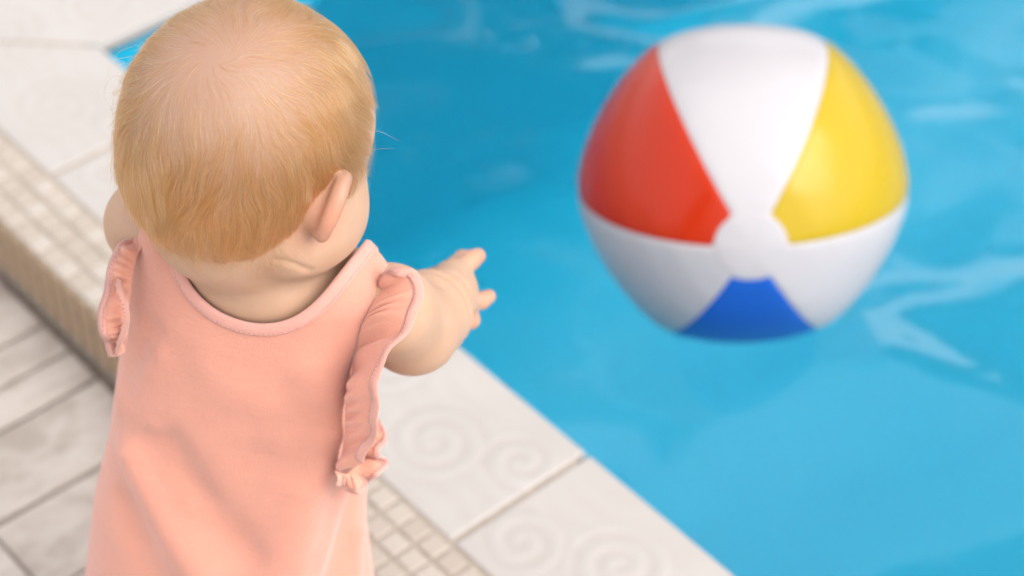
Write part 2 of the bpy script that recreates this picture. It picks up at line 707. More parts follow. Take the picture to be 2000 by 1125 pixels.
# ------------------------------------------------------------------ tree beyond the pool (its crown is mirrored in the water)
def make_tree(base, height, crown_r, label, seed=21):
    rt = np.random.default_rng(seed)
    bm = bmesh.new()

    def limb(p0, p1, r0, r1, n=8, seg=5, wob=.04):
        prev = None
        ax = np.array(p1) - np.array(p0)
        L = np.linalg.norm(ax)
        ax = ax / L
        s = np.cross(ax, [0.3, .9, .1])
        s /= np.linalg.norm(s)
        q = np.cross(ax, s)
        for k in range(seg + 1):
            tt = k / seg
            c = np.array(p0) + ax * L * tt + (s * rt.normal() + q * rt.normal()) * wob * L * (0 if k in (0, seg) else .5)
            r = r0 + (r1 - r0) * tt
            cur = [bm.verts.new(tuple(c + (s * math.cos(t) + q * math.sin(t)) * r)) for t in np.linspace(0, 2 * math.pi, n, endpoint=False)]
            if prev:
                for j in range(n):
                    bm.faces.new((prev[j], prev[(j + 1) % n], cur[(j + 1) % n], cur[j]))
            prev = cur
        bm.faces.new(prev)
    limb((0, 0, -.1), (0, 0, height * .55), .16, .09)
    ends = []
    for k in range(11):
        a = k * 2.4
        z0 = height * (.25 + .3 * k / 11)
        e_ = np.array([math.cos(a) * crown_r * .62, math.sin(a) * crown_r * .62, min(height * .92, z0 + height * (.16 + .22 * rt.random()))])
        limb((0, 0, z0), e_, .05, .018, 6, 4)
        ends.append(e_)
    trunk = bm_obj("trunk", bm, M_BARK, smooth=True)
    root = bpy.data.objects.new("leafy_tree", None)
    link(root)
    root.location = base
    trunk.parent = root
    # leaves: clumps through the crown's volume
    nc = 190
    cc = []
    for k in range(nc):
        d = rt.normal(size=3)
        d /= np.linalg.norm(d)
        rr = rt.random() ** .45
        cc.append(np.array([d[0] * crown_r * rr, d[1] * crown_r * rr, height * .6 + d[2] * height * .40 * rr]))
    P, F = [], []
    for c in cc:
        for k in range(120):
            p = c + rt.normal(size=3) * .17 * crown_r * .55
            n1 = rt.normal(size=3)
            n1 /= np.linalg.norm(n1)
            n2 = np.cross(n1, rt.normal(size=3))
            n2 /= np.linalg.norm(n2)
            l_, w_ = .085 * rt.uniform(.7, 1.3), .04
            b0 = len(P)
            P += [p - n1 * l_, p + n2 * w_, p + n1 * l_, p - n2 * w_]
            F.append((b0, b0 + 1, b0 + 2, b0 + 3))
    fast_mesh("crown", np.array(P), np.array(F), M_LEAF, root, smooth=False)
    props(root, label, "tree")
    return root


make_tree((-.55, 6.6, gz), 8.7, 2.15, "leafy tree beyond the far side of the pool, its dark crown mirrored in the water")
make_tree((3.3, 7.4, gz), 6.2, 1.8, "smaller leafy tree standing to the right of the taller one beyond the pool", 33)

# ------------------------------------------------------------------ beach ball
BR = .1536
bc = CAMP + 2.081 * ray(1449, 360)
fw, rt_, up_ = np.array([0, CP, -SP]), np.array([1., 0, 0]), np.array([0, SP, CP])
vw = -ray(1449, 360)
vw /= np.linalg.norm(vw)                   # from the ball towards the camera
rb = np.cross(up_, vw)
rb /= np.linalg.norm(rb)
ub = np.cross(vw, rb)
pole = .052 * rb - .356 * ub + .932 * vw
pole /= np.linalg.norm(pole)
e2 = ub - pole * (ub @ pole)
e2 /= np.linalg.norm(e2)                  # 12 o'clock
e1 = np.cross(e2, pole)                   # 3 o'clock
e1 /= np.linalg.norm(e1)
if e1 @ rt_ < 0:
    e1 = -e1
ball = bpy.data.objects.new("beach_ball", None)
link(ball)
ball.location = bc
props(ball, "inflated beach ball with red, yellow, blue and white panels floating on the pool water", "beach ball")
CAPA = .212


def ball_r(th, ph, groove=1.0):
    seam = np.abs(np.mod(ph + math.pi / 6, math.pi / 3))
    seam = np.minimum(seam, math.pi / 3 - seam)             # angle to nearest seam, panels centred on multiples of 60 deg
    st = np.sin(th)
    r = BR * (1.012 - .034 * np.sin(np.clip(seam / (math.pi / 6), 0, 1) * math.pi / 2) ** 1.4 * st ** 1.5)
    r = r - groove * .0009 * np.exp(-(seam * st / .014) ** 2)
    wr_ = np.sin(th * 31 + np.floor((ph + math.pi / 6) / (math.pi / 3)) * 1.7) * np.exp(-seam * st / .10) * (1 - np.exp(-(seam * st / .03) ** 2))
    return r + groove * .0005 * wr_


def ball_pt(th, ph, dr=0.0, groove=1.0):
    r = ball_r(th, ph, groove) + dr
    ph = ph + math.radians(-1.0)
    return (np.cos(th) * r)[..., None] * pole + (np.sin(th) * np.cos(ph) * r)[..., None] * e2 + (np.sin(th) * np.sin(ph) * r)[..., None] * e1


cols = [("white", (.56, .54, .57)), ("yellow", (.52, .36, .006)), ("white", None), ("blue", (.016, .12, .58)), ("white", None), ("red", (.57, .028, .001))]
BM = {n: mat_vinyl(n + "_vinyl", c, .0) for n, c in cols if c}
for k, (cn, _) in enumerate(cols):
    th = np.linspace(CAPA, math.pi - CAPA, 72)
    ph = np.linspace(-math.pi / 6 + .0012, math.pi / 6 - .0012, 27) + k * math.pi / 3
    T_, P_ = np.meshgrid(th, ph, indexing='ij')
    V = ball_pt(T_, P_).reshape(-1, 3)
    ix = np.arange(T_.size).reshape(T_.shape)
    Q = np.stack([ix[:-1, :-1], ix[1:, :-1], ix[1:, 1:], ix[:-1, 1:]], -1).reshape(-1, 4)
    o = fast_mesh("panel", V, Q, BM[cn], ball)
    o["label"] = cn + " panel"
for sgn in (0, 1):
    rr = np.linspace(0, CAPA + .012, 10)
    ph = np.linspace(0, 2 * math.pi, 48, endpoint=False)
    V, Q = [], []
    T_, P_ = np.meshgrid(rr[1:], ph, indexing='ij')
    TT = math.pi - T_ if sgn else T_
    drr = .0004 * (1 - np.clip((T_ - CAPA) / .012, 0, 1) ** 2 * 2)
    V = ball_pt(TT, P_, drr, 0.).reshape(-1, 3)
    c0 = ball_pt(np.array([math.pi - 1e-4 if sgn else 1e-4]), np.array([0.]), .0004, 0.)
    V = np.vstack([V, c0])
    nph = len(ph)
    ix = np.arange(T_.size).reshape(T_.shape)
    F = []
    for i in range(T_.shape[0] - 1):
        for j in range(nph):
            F.append((ix[i, j], ix[i + 1, j], ix[i + 1, (j + 1) % nph], ix[i, (j + 1) % nph]))
    for j in range(nph):
        F.append((len(V) - 1, ix[0, j], ix[0, (j + 1) % nph]))
    mesh_obj("cap", V, F, BM["white"], ball, True)

# ------------------------------------------------------------------ signed-distance modelling kit (numpy)
class Prim:
    def __init__(s, f, c, r):
        s.f, s.c, s.r = f, np.array(c, float), float(r)

    def ev(s, P, cb=None, hd=0, cut=.02):
        if cb is not None and np.linalg.norm(cb - s.c) - s.r - hd > cut:
            return None
        return s.f(P)


def rcone(a, b, ra, rb):
    a, b = np.array(a, float), np.array(b, float)
    d = b - a
    L2 = max(1e-12, d @ d)

    def f(P):
        t = np.clip(((P - a) @ d) / L2, 0, 1)
        q = P - a - t[:, None] * d
        return np.sqrt((q * q).sum(1)) - (ra + (rb - ra) * t)
    return Prim(f, (a + b) / 2, math.sqrt(L2) / 2 + max(ra, rb))


def ellip(c, rad, Rm=None):
    c, rad = np.array(c, float), np.array(rad, float)
    Rm = np.eye(3) if Rm is None else Rm

    def f(P):
        q = (P - c) @ Rm
        k0 = np.sqrt(((q / rad) ** 2).sum(1))
        k1 = np.sqrt(((q / rad ** 2) ** 2).sum(1))
        return k0 * (k0 - 1) / np.maximum(k1, 1e-9)
    return Prim(f, c, rad.max())


class Group:
    """smooth union of nodes, then smooth subtraction of the cutters"""
    def __init__(s, nodes, k=.01, cut=(), kc=.004):
        s.nodes, s.k, s.cutters, s.kc = nodes, k, cut, kc

    def ev(s, P, cb=None, hd=0, cut=.02):
        d = None
        for n in s.nodes:
            e = n.ev(P, cb, hd, cut + s.k)
            if e is None:
                continue
            if d is None:
                d = e
            else:
                h = np.maximum(s.k - np.abs(d - e), 0) / s.k
                d = np.minimum(d, e) - h * h * s.k * .25
        if d is None:
            return None
        for n in s.cutters:
            e = n.ev(P, cb, hd, cut + s.kc)
            if e is None:
                continue
            e = -e
            h = np.maximum(s.kc - np.abs(d - e), 0) / s.kc
            d = np.maximum(d, e) + h * h * s.kc * .25
        return d


def grad(fn, P, e=.0006):
    k = np.array([[1, -1, -1], [-1, -1, 1], [-1, 1, -1], [1, 1, 1]], float)
    g = np.zeros_like(P)
    for v in k:
        g += v * fn(P + v * e)[:, None]
    n = np.linalg.norm(g, axis=1, keepdims=True)
    return g / np.maximum(n, 1e-12)


def surface(node, lo, hi, h, relax=1):
    """surface nets over a block-sparse grid"""
    lo = np.array(lo, float)
    n = np.ceil((np.array(hi) - lo) / h).astype(int) + 1
    B = 16
    n = ((n + B - 1) // B) * B
    D = np.full(n, 1.0, np.float32)
    g = np.stack(np.meshgrid(*[np.arange(B)] * 3, indexing='ij'), -1).reshape(-1, 3)
    hd = h * B * .87
    for bi in range(0, n[0], B):
        for bj in range(0, n[1], B):
            for bk in range(0, n[2], B):
                c = lo + (np.array([bi, bj, bk]) + (B - 1) / 2) * h
                v = node.ev(c[None], c, hd)
                if v is None:
                    continue
                if v[0] > hd + .03:
                    continue
                if v[0] < -hd - .03:
                    D[bi:bi + B, bj:bj + B, bk:bk + B] = -1
                    continue
                P = lo + (g + np.array([bi, bj, bk])) * h
                D[bi:bi + B, bj:bj + B, bk:bk + B] = node.ev(P, c, hd).reshape(B, B, B)
    neg = D < 0
    cnt = np.zeros(n - 1, np.int8)
    for a in (0, 1):
        for b in (0, 1):
            for c in (0, 1):
                cnt += neg[a:n[0] - 1 + a, b:n[1] - 1 + b, c:n[2] - 1 + c]
    act = (cnt > 0) & (cnt < 8)
    ids = np.argwhere(act)
    num = np.full(n - 1, -1, np.int32)
    num[tuple(ids.T)] = np.arange(len(ids))
    acc, w = np.zeros((len(ids), 3)), np.zeros(len(ids))
    cor = np.array([[a, b, c] for a in (0, 1) for b in (0, 1) for c in (0, 1)])
    val = np.stack([D[tuple((ids + c).T)] for c in cor], 1)
    for i in range(8):
        for j in range(i + 1, 8):
            if np.abs(cor[i] - cor[j]).sum() != 1:
                continue
            a, b = val[:, i], val[:, j]
            m = (a < 0) != (b < 0)
            t = np.where(m, a / np.where(m, a - b, 1), 0)
            acc += np.where(m[:, None], cor[i] + t[:, None] * (cor[j] - cor[i]), 0)
            w += m
    V = lo + (ids + acc / w[:, None]) * h
    quads = []
    for ax in range(3):
        s0 = [slice(1, -1)] * 3
        s1 = [slice(1, -1)] * 3
        s0[ax], s1[ax] = slice(0, -1), slice(1, None)
        a, b = neg[tuple(s0)], neg[tuple(s1)]
        for flip in (False, True):
            e = np.argwhere((~a & b) if flip else (a & ~b))
            off = np.ones(3, int)
            off[ax] = 0
            e = e + off
            u, v = (ax + 1) % 3, (ax + 2) % 3
            du, dv = np.eye(3, dtype=int)[u], np.eye(3, dtype=int)[v]
            q = [num[tuple((e - du - dv).T)], num[tuple((e - dv).T)], num[tuple(e.T)], num[tuple((e - du).T)]]
            q = np.stack(q[::-1] if flip else q, 1)
            quads.append(q)
    Q = np.vstack(quads)
    Q = Q[(Q >= 0).all(1)]
    fn = lambda P: np.concatenate([node.ev(P[i:i + 40000]) for i in range(0, len(P), 40000)])
    for _ in range(relax):
        d = fn(V)
        V = V - grad(fn, V) * np.clip(d, -h, h)[:, None]
    return V, Q


def rotm(axis, ang):
    return np.array(Matrix.Rotation(ang, 3, axis))


def clip_mesh(V, faces, fld):
    """keep the part of a mesh where fld > 0, cutting faces along the zero line; returns verts, faces, cut edges"""
    V = [v for v in V]
    fld = list(fld)
    cache, out, cuts = {}, [], []

    def cross(a, b):
        k = (a, b) if a < b else (b, a)
        if k not in cache:
            t = fld[a] / (fld[a] - fld[b])
            V.append(V[a] + (V[b] - V[a]) * t)
            fld.append(0.0)
            cache[k] = len(V) - 1
        return cache[k]
    for f in faces:
        s = [fld[i] > 0 for i in f]
        if all(s):
            out.append(tuple(f))
            continue
        if not any(s):
            continue
        poly, ent = [], []
        for i in range(len(f)):
            a, b = f[i], f[(i + 1) % len(f)]
            if s[i]:
                poly.append(a)
            if s[i] != s[(i + 1) % len(f)]:
                c = cross(a, b)
                poly.append(c)
                ent.append(c)
        if len(poly) > 2:
            out.append(tuple(poly))
        if len(ent) == 2:
            cuts.append(tuple(ent))
    used = sorted({i for f in out for i in f})
    rm = {o: n for n, o in enumerate(used)}
    return np.array([V[i] for i in used]), [tuple(rm[i] for i in f) for f in out], [(rm[a], rm[b]) for a, b in cuts if a in rm and b in rm]


def chains(edges):
    nb = {}
    for a, b in edges:
        nb.setdefault(a, []).append(b)
        nb.setdefault(b, []).append(a)
    seen, out = set(), []
    for s in nb:
        if s in seen:
            continue
        ch, cur = [s], s
        seen.add(s)
        while True:
            nx = [q for q in nb[cur] if q not in seen]
            if not nx:
                break
            cur = nx[0]
            seen.add(cur)
            ch.append(cur)
        out.append(ch)
    return sorted(out, key=len, reverse=True)


def resample(P, n, closed=False):
    P = np.array(P, float)
    if closed:
        P = np.vstack([P, P[:1]])
    d = np.r_[0, np.cumsum(np.linalg.norm(np.diff(P, axis=0), axis=1))]
    t = np.linspace(0, d[-1], n + 1)[:-1] if closed else np.linspace(0, d[-1], n)
    return np.stack([np.interp(t, d, P[:, k]) for k in range(3)], 1)


def smooth_curve(P, it, closed=False):
    P = P.copy()
    for _ in range(it):
        if closed:
            P = P * .5 + .25 * (np.roll(P, 1, 0) + np.roll(P, -1, 0))
        else:
            P[1:-1] = P[1:-1] * .5 + .25 * (P[:-2] + P[2:])
    return P


def spline(P, n):
    """Catmull-Rom through P"""
    P = np.array(P, float)
    Pe = np.vstack([2 * P[0] - P[1], P, 2 * P[-1] - P[-2]])
    out = []
    m = len(P) - 1
    for t in np.linspace(0, m - 1e-9, n):
        i = int(t)
        f = t - i
        a, b, c, d = Pe[i:i + 4]
        out.append(.5 * ((2 * b) + (-a + c) * f + (2 * a - 5 * b + 4 * c - d) * f * f + (-a + 3 * b - 3 * c + d) * f ** 3))
    return np.array(out)


def sweep(path, nrm, prof, closed=False):
    """sweep a closed 2-D profile (along side, along normal) on a path"""
    n, m = len(path), len(prof)
    tan = np.roll(path, -1, 0) - np.roll(path, 1, 0)
    if not closed:
        tan[0], tan[-1] = path[1] - path[0], path[-1] - path[-2]
    tan /= np.linalg.norm(tan, axis=1, keepdims=True)
    side = np.cross(nrm, tan)
    side /= np.linalg.norm(side, axis=1, keepdims=True)
    nn = np.cross(tan, side)
    V = np.concatenate([path + side * p[0] + nn * p[1] for p in prof], 0).reshape(m, n, 3)
    F = []
    for i in range(n if closed else n - 1):
        j = (i + 1) % n
        for k in range(m):
            l = (k + 1) % m
            F.append((k * n + i, k * n + j, l * n + j, l * n + i))
    if not closed:
        F.append(tuple(k * n for k in range(m)))
        F.append(tuple(k * n + n - 1 for k in reversed(range(m))))
    return V.reshape(-1, 3), F


# ------------------------------------------------------------------ the child: skeleton
FINE = 1.0                                                      # voxel scale
BASE = np.array([-.187, 1.000, -RISE])
LYAW = rotm('Z', math.radians(-17))
HIP = BASE + LYAW @ np.array([-.004, 0, .30])
TR = LYAW @ rotm('Y', math.radians(7.5)) @ rotm('X', math.radians(-5))     # torso: leans to its right and a little forward


def T(u, v, w):
    return HIP + TR @ np.array([u, v, w], float)


def Lc(x, y, z):
    return BASE + LYAW @ np.array([x, y, z], float)


HC = CAMP + 1.285 * ray(492, 236)
HR = rotm('Z', math.radians(-34)) @ rotm('X', math.radians(-23)) @ rotm('Y', math.radians(3))


def Hd(x, y, z):
    return HC + HR @ np.array([x, y, z], float)


def hell(c, r, R2=None):
    return ellip(Hd(*c), r, HR if R2 is None else HR @ R2)


def hcone(a, b, ra, rb):
    return rcone(Hd(*a), Hd(*b), ra, rb)


skull = [hell((0, -.008, .004), (.0675, .0765, .0700)),
         hell((0, .028, -.006), (.056, .044, .055)),
         hell((0, -.028, -.036), (.046, .041, .040))]
skull_n = Group(skull, .03)
face = [hell((0, .035, -.045), (.048, .043, .048))]
for s in (-1, 1):
    face.append(hell((s * .034, .043, -.055), (.028, .029, .029)))          # cheeks
    face.append(hell((s * .046, .012, -.055), (.020, .030, .028)))          # jaw
face.append(hell((0, .066, -.086), (.019, .016, .015)))
face_soft = Group(skull + face, .022)
nose = Group([hcone((0, .080, -.022), (0, .085, -.041), .004, .0060), hell((-.006, .085, -.043), (.005, .005, .004)), hell((.006, .085, -.043), (.005, .005, .004))], .006)
lips = Group([hell((0, .083, -.064), (.014, .006, .0035)), hell((0, .081, -.071), (.012, .006, .0035))], .003)
brow = Group([hell((s * .022, .071, -.007), (.016, .005, .005)) for s in (-1, 1)], .004)
sockets = [hell((s * .0225, .0835, -.0205), (.0115, .0075, .0060)) for s in (-1, 1)]


def ear(s):
    """outer ear: rim, lobe and hollow, standing off the side of the head"""
    Re = rotm('Z', s * math.radians(31)) @ rotm('X', math.radians(-14)) @ rotm('Y', s * math.radians(6))
    o = np.array([s * .0708, -.0075, -.022])

    def E(x, y, z):                                              # x outwards, y forward, z up in the plane of the ear
        return Hd(*(o + Re @ np.array([s * x, y, z])))
    pts = [(.000, .010, .012), (.002, .008, .021), (.003, .000, .0262), (.003, -.010, .0225), (.0035, -.0155, .012), (.0035, -.0158, .001), (.003, -.0125, -.010), (.001, -.0065, -.0185), (.000, .000, -.0215)]
    sp_ = spline(np.array(pts) * .72, 34)
    rim = [rcone(E(*a), E(*b), .0037, .0037) for a, b in zip(sp_[:-1], sp_[1:])]
    disc = ellip(E(-.0015, -.003, .002), (.0030, .0106, .0175), HR @ Re)
    root_ = ellip(E(-.007, .004, -.001), (.010, .011, .016), HR @ Re)
    lobe = ellip(E(.0005, .001, -.0140), (.0042, .0062, .0068), HR @ Re)
    hollow = ellip(E(.0050, .000, .0), (.0055, .0065, .0105), HR @ Re)
    return Group([Group(rim, .0006), disc, root_, lobe], .005, [hollow], .003)


head = Group([Group([face_soft, nose, lips, brow], .006, sockets, .006), ear(-1), ear(1)], .005)

# trunk and neck
NECK0, NECK1 = T(.006, .006, .240), Hd(0, -.010, -.058)
trunk = [ellip(T(0, .002, .170), (.068, .051, .095), TR), ellip(T(0, .008, .060), (.069, .060, .080), TR), ellip(T(0, .002, -.025), (.071, .060, .062), TR),
         rcone(T(-.058, .0, .224), T(.054, .0, .216), .027, .027), ellip(T(.005, -.006, .228), (.060, .045, .036), TR),
         rcone(NECK0, NECK1, .046, .043)]

# arms
SHR, SHL = at(762, 604, .985), T(-.074, .004, .226)
ELR, WRR = at(806, 640, 1.010), at(868, 585, 1.062)
HANDR = at(893, 575, 1.085)
arm_r = Group([rcone(SHR, ELR, .029, .0285), rcone(ELR, (ELR + WRR) / 2, .0285, .0270), rcone((ELR + WRR) / 2, WRR, .0275, .0185)], .010)
ELL = at(330, 400, 1.085)
WRL = ELL + np.array([.055, .080, -.012])
arm_l = Group([rcone(SHL, ELL, .030, .028), rcone(ELL, (ELL + WRL) / 2, .028, .0265), rcone((ELL + WRL) / 2, WRL, .0265, .0185)], .010)


def chain(pts, rads, k=.0025):
    return Group([rcone(a, b, ra, rb) for a, b, ra, rb in zip(pts[:-1], pts[1:], rads[:-1], rads[1:])], k)


# right hand: palm seen from the back of the wrist, index and middle stretched up, ring out to the right, little finger curled, thumb on the far side
PR0, PR1 = at(880, 572, 1.075), at(898, 585, 1.098)
palm_r = Group([ellip(at(886, 575, 1.088), (.0155, .020, .0145)), rcone(at(874, 572, 1.070), at(884, 545, 1.092), .017, .0135), rcone(at(882, 590, 1.08), at(900, 600, 1.095), .015, .0125)], .010)
fing_r = [chain([at(884, 550, 1.092), at(903, 524, 1.106), at(920, 508, 1.116), at(933, 500, 1.122)], [.0086, .0070, .0064, .0055]),
          chain([at(882, 544, 1.100), at(893, 518, 1.120), at(903, 506, 1.134), at(911, 503, 1.142)], [.0084, .0068, .0060, .0052]),
          chain([at(894, 590, 1.096), at(920, 590, 1.104), at(940, 587, 1.110), at(955, 579, 1.114)], [.0080, .0066, .0058, .0048]),
          chain([at(888, 606, 1.084), at(910, 618, 1.086), at(919, 625, 1.080), at(906, 629, 1.074)], [.0080, .0068, .0060, .0052]),
          chain([at(862, 556, 1.080), at(848, 544, 1.098), at(840, 540, 1.110)], [.0084, .0070, .0056])]
hand_r = Group([palm_r] + [Group([f], .002) for f in fing_r], .0045)


def open_hand(w, fwd, rgt, upv, s):
    """relaxed hand: palm and five slightly curled fingers"""
    def p(x, y, z):
        return w + rgt * x * s + fwd * y + upv * z
    palm = Group([ellip(p(0, .026, 0), (.021, .026, .0125), np.stack([rgt, fwd, upv], 1)), rcone(w, p(0, .018, 0), .017, .016)], .008)
    fs = []
    for x, l, r in ((-.0155, .030, .0062), (-.0055, .034, .0064), (.0050, .032, .0063), (.0145, .025, .0056)):
        fs.append(chain([p(x, .040, 0), p(x * 1.1, .040 + l * .45, .001), p(x * 1.15, .040 + l * .78, -.004), p(x * 1.15, .040 + l, -.011)], [r * 1.15, r, r * .93, r * .82]))
    fs.append(chain([p(-.014, .012, -.002), p(-.026, .026, -.006), p(-.030, .040, -.009)], [.0085, .007, .0058]))
    return Group([palm] + [Group([f], .002) for f in fs], .0045)


fl = (WRL - ELL) / np.linalg.norm(WRL - ELL)
rl = np.cross(fl, [0, 0, 1.])
rl /= np.linalg.norm(rl)
hand_l = open_hand(WRL, fl, rl, np.cross(rl, fl), -1)

# legs and feet
legs, feet = [], []
for s in (-1, 1):
    h_, k_, a_ = T(s * .040, .004, -.03), Lc(s * .047 - .002, .012, .150), Lc(s * .050, -.006, .035)
    legs += [rcone(h_, (h_ + k_) / 2, .050, .046), rcone((h_ + k_) / 2, k_, .046, .036), rcone(k_ + np.array([0, 0, -.02]), (k_ + a_) / 2, .034, .033), rcone((k_ + a_) / 2, a_, .033, .022)]
    ff = [rcone(Lc(s * .050, -.014, .020), Lc(s * .054, .030, .016), .0195, .0165), rcone(Lc(s * .054, .03, .0155), Lc(s * .057, .058, .0135), .0185, .0145), ellip(Lc(s * .05, -.012, .016), (.018, .02, .016))]
    toes = [chain([Lc(s * (.057 + q * .0082 * 1.0), .060 - abs(q + 1) * .0035, .0115), Lc(s * (.057 + q * .0086), .076 - abs(q + 1.6) * .0040, .0085)], [r_, r_ * .9]) for q, r_ in ((-1.9, .0085), (-.75, .0066), (.2, .0062), (1.1, .0059), (1.95, .0056))]
    feet.append(Group([Group(ff, .01)] + toes, .003))
limbs = Group(trunk + [arm_r, arm_l] + legs + feet, .014)
# chubby creases at the wrist and nape
def ring_cut(c, ax, r, t):
    ax = ax / np.linalg.norm(ax)

    def f(P):
        q = P - c
        h_ = q @ ax
        rr = np.sqrt(np.maximum((q * q).sum(1) - h_ * h_, 0))
        return np.sqrt((rr - r) ** 2 + h_ ** 2) - t
    return Prim(f, c, r + t)


fa = WRR - ELR
cuts = [ring_cut(ELR + fa * .78, fa + np.array([.0, 0, .006]), .0265, .0034), ring_cut(ELR + fa * .50, fa, .0312, .0022), ring_cut(ELL + (WRL - ELL) * .85, WRL - ELL, .0245, .003)]
nk = NECK1 - NECK0
body_a = Group([Group([Group([limbs], .01, cuts, .006), hand_r, hand_l], .006), head], .012)


def on_body(px, py):
    d = ray(px, py)
    d = d / np.linalg.norm(d)
    P = CAMP + d * np.linspace(1.05, 1.60, 801)[:, None]
    v = body_a.ev(P)
    hit = np.nonzero(v < 0)[0]
    return P[hit[0] if len(hit) else int(np.argmin(v))]


cp_ = spline([on_body(540, 508), on_body(570, 514), on_body(594, 524), on_body(606, 529)], 9)
cr1 = [rcone(a, c, .0007, .0007) for a, c in zip(cp_[:-1], cp_[1:])]
body_n = Group([body_a], .01, [Group(cr1, .0005)], .0035)

V, Q = surface(body_n, (-.33, .86, -.086), (.03, 1.27, .665), .0019 * FINE)
V = V[:]
person = fast_mesh("person", V - BASE, Q, M_SKIN)
person.location = BASE
props(person, "toddler in a pink dress seen from behind, reaching out towards the water", "person")
# true pigment: redder fingertips, ears, cheeks, knees
bl = np.zeros(len(V))
for c, r in [(f.nodes[-1].c, .016) for f in fing_r] + [(Hd(s * .080, -.016, -.023), .040) for s in (-1, 1)] + [(Hd(s * .036, .066, -.05), .028) for s in (-1, 1)] + [(Hd(0, .088, -.067), .012)] + [(at(838, 700, 1.02), .008)]:
    dd = np.linalg.norm(V - c, axis=1)
    bl = np.maximum(bl, np.clip(1 - dd / r, 0, 1) ** .7 * .75)
a_ = person.data.attributes.new("blush", 'FLOAT', 'POINT')
a_.data.foreach_set("value", bl.astype(np.float32))
hd_ = (V - HC) @ HR                                                     # scalp tone under the hair
hl_ = hd_ / np.maximum(np.linalg.norm(hd_, axis=1, keepdims=True), 1e-6)
sc = np.clip((.42 - hl_[:, 1]) / .15, 0, 1) * np.clip((hl_[:, 2] + .55) / .35, 0, 1) * (np.linalg.norm(hd_, axis=1) < .095)
sc *= 1 - np.clip(1 - np.linalg.norm(np.abs(hd_) - np.array([.078, .016, .023]), axis=1) / .03, 0, 1)
a_ = person.data.attributes.new("scalp", 'FLOAT', 'POINT')
a_.data.foreach_set("value", (sc * .9).astype(np.float32))
bpy.context.view_layer.update()


def worn(o, parent=person):
    """vertices were given in world space: hang the object on the child"""
    o.parent = parent
    o.matrix_parent_inverse = Matrix.Identity(4)
    return o


def wmesh(name, V, F, mat, parent=None, smooth=True):
    return mesh_obj(name, np.asarray(V) - BASE, F, mat, parent or person, smooth)


# eyes
M_EYE = NT("eye_white").set(Base_Color=(.55, .53, .51), Roughness=.15).m
M_IRIS = mat_plain("grey_blue_iris", (.10, .16, .22), .2, 300, .4, .0001)
M_PUPIL = NT("pupil").set(Base_Color=(.01, .01, .01), Roughness=.1).m
for s in (-1, 1):
    ec = Hd(s * .0225, .0690, -.0205) - BASE
    look = HR @ np.array([0, 1.0, -.12])
    look /= np.linalg.norm(look)
    q_ = Vector(look).to_track_quat('Z', 'Y').to_matrix().to_4x4()
    bm = bmesh.new()
    bmesh.ops.create_uvsphere(bm, u_segments=20, v_segments=12, radius=.0092)
    bmesh.ops.translate(bm, verts=bm.verts, vec=Vector(ec))
    eye = bm_obj("eye", bm, M_EYE, person, True)
    for nm, rad_, off, mt in (("iris", .0048, .0085, M_IRIS), ("pupil", .0023, .0091, M_PUPIL)):
        bm = bmesh.new()
        bmesh.ops.create_uvsphere(bm, u_segments=18, v_segments=8, radius=rad_)
        bmesh.ops.scale(bm, verts=bm.verts, vec=(1, 1, .28))
        bmesh.ops.transform(bm, verts=bm.verts, matrix=Matrix.Translation(Vector(ec + look * (off - .0004))) @ q_)
        bm_obj(nm, bm, mt, eye, True)

# ------------------------------------------------------------------ dress
W_ = np.array([-.27, -.20, -.10, 0, .06, .12, .16, .20, .235, .27])
A_ = np.array([.118, .113, .106, .0930, .0865, .0835, .0820, .0820, .0835, .081])
B_ = np.array([.094, .088, .082, .0755, .0710, .0665, .0630, .0590, .0540, .047])
CU = np.array([.024, .015, .002, -.004, -.002, -.001, .000, .002, .004, .004])
CV = np.array([.022, .017, .010, .004, .003, .001, .000, .000, .001, .002])


def fold(P, a, b, wid, amp, soft=.55):
    """ridge running from a to b over the cloth, fading at both ends"""
    a, b = np.array(a, float), np.array(b, float)
    d = b - a
    L2 = d @ d
    t = ((P - a) @ d) / L2
    q = P - a - np.clip(t, 0, 1)[:, None] * d
    r2 = (q * q).sum(1)
    return amp * np.exp(-r2 / wid ** 2) * np.clip((t + soft) / soft, 0, 1) * np.clip((1 + soft - t) / soft, 0, 1)


FOLDS = []


def dress_f(P):
    q = (P - HIP) @ TR
    u, v, w = q[:, 0], q[:, 1], q[:, 2]
    a, b = np.interp(w, W_, A_), np.interp(w, W_, B_)
    uu, vv = u - np.interp(w, W_, CU), v - np.interp(w, W_, CV)
    ph = np.arctan2(vv, uu)
    low = np.clip((.06 - w) / .30, 0, 1)
    flare = 1 + low * (.045 * np.sin(7 * ph + .6) + .03 * np.sin(11 * ph + 2.))
    e = 2.35
    r = (np.abs(uu / a) ** e + np.abs(vv / b) ** e) ** (1 / e) / flare
    d = (r - 1) * np.minimum(a, b) * .92
    us = np.abs(u - .004)
    top = .2720 - .09 * us - 1.0 * np.maximum(us - .055, 0) ** 1.3 - 1.6 * np.maximum(-v - .02, 0) ** 1.5 - 5.0 * (1 + 1.3 * np.clip((us - .025) / .03, 0, 1.3)) * np.maximum(v - .006, 0) ** 1.5
    e2 = (w - top) * .9
    k = .024
    h_ = np.maximum(k - np.abs(d - e2), 0) / k
    d = np.maximum(d, e2) + h_ * h_ * k * .25
    for (p, q2, wd, am) in FOLDS:
        d = d - fold(P, p, q2, wd, am)
    return d


def on_dress(px, py, lift=0.0):
    """where the ray through a photo pixel meets the dress"""
    d = ray(px, py)
    d = d / np.linalg.norm(d)
    P = CAMP + d * np.linspace(1.05, 1.70, 1301)[:, None]
    v = dress_f(P) - lift
    hit = np.nonzero(v < 0)[0]
    return P[hit[0] if len(hit) else int(np.argmin(v))]


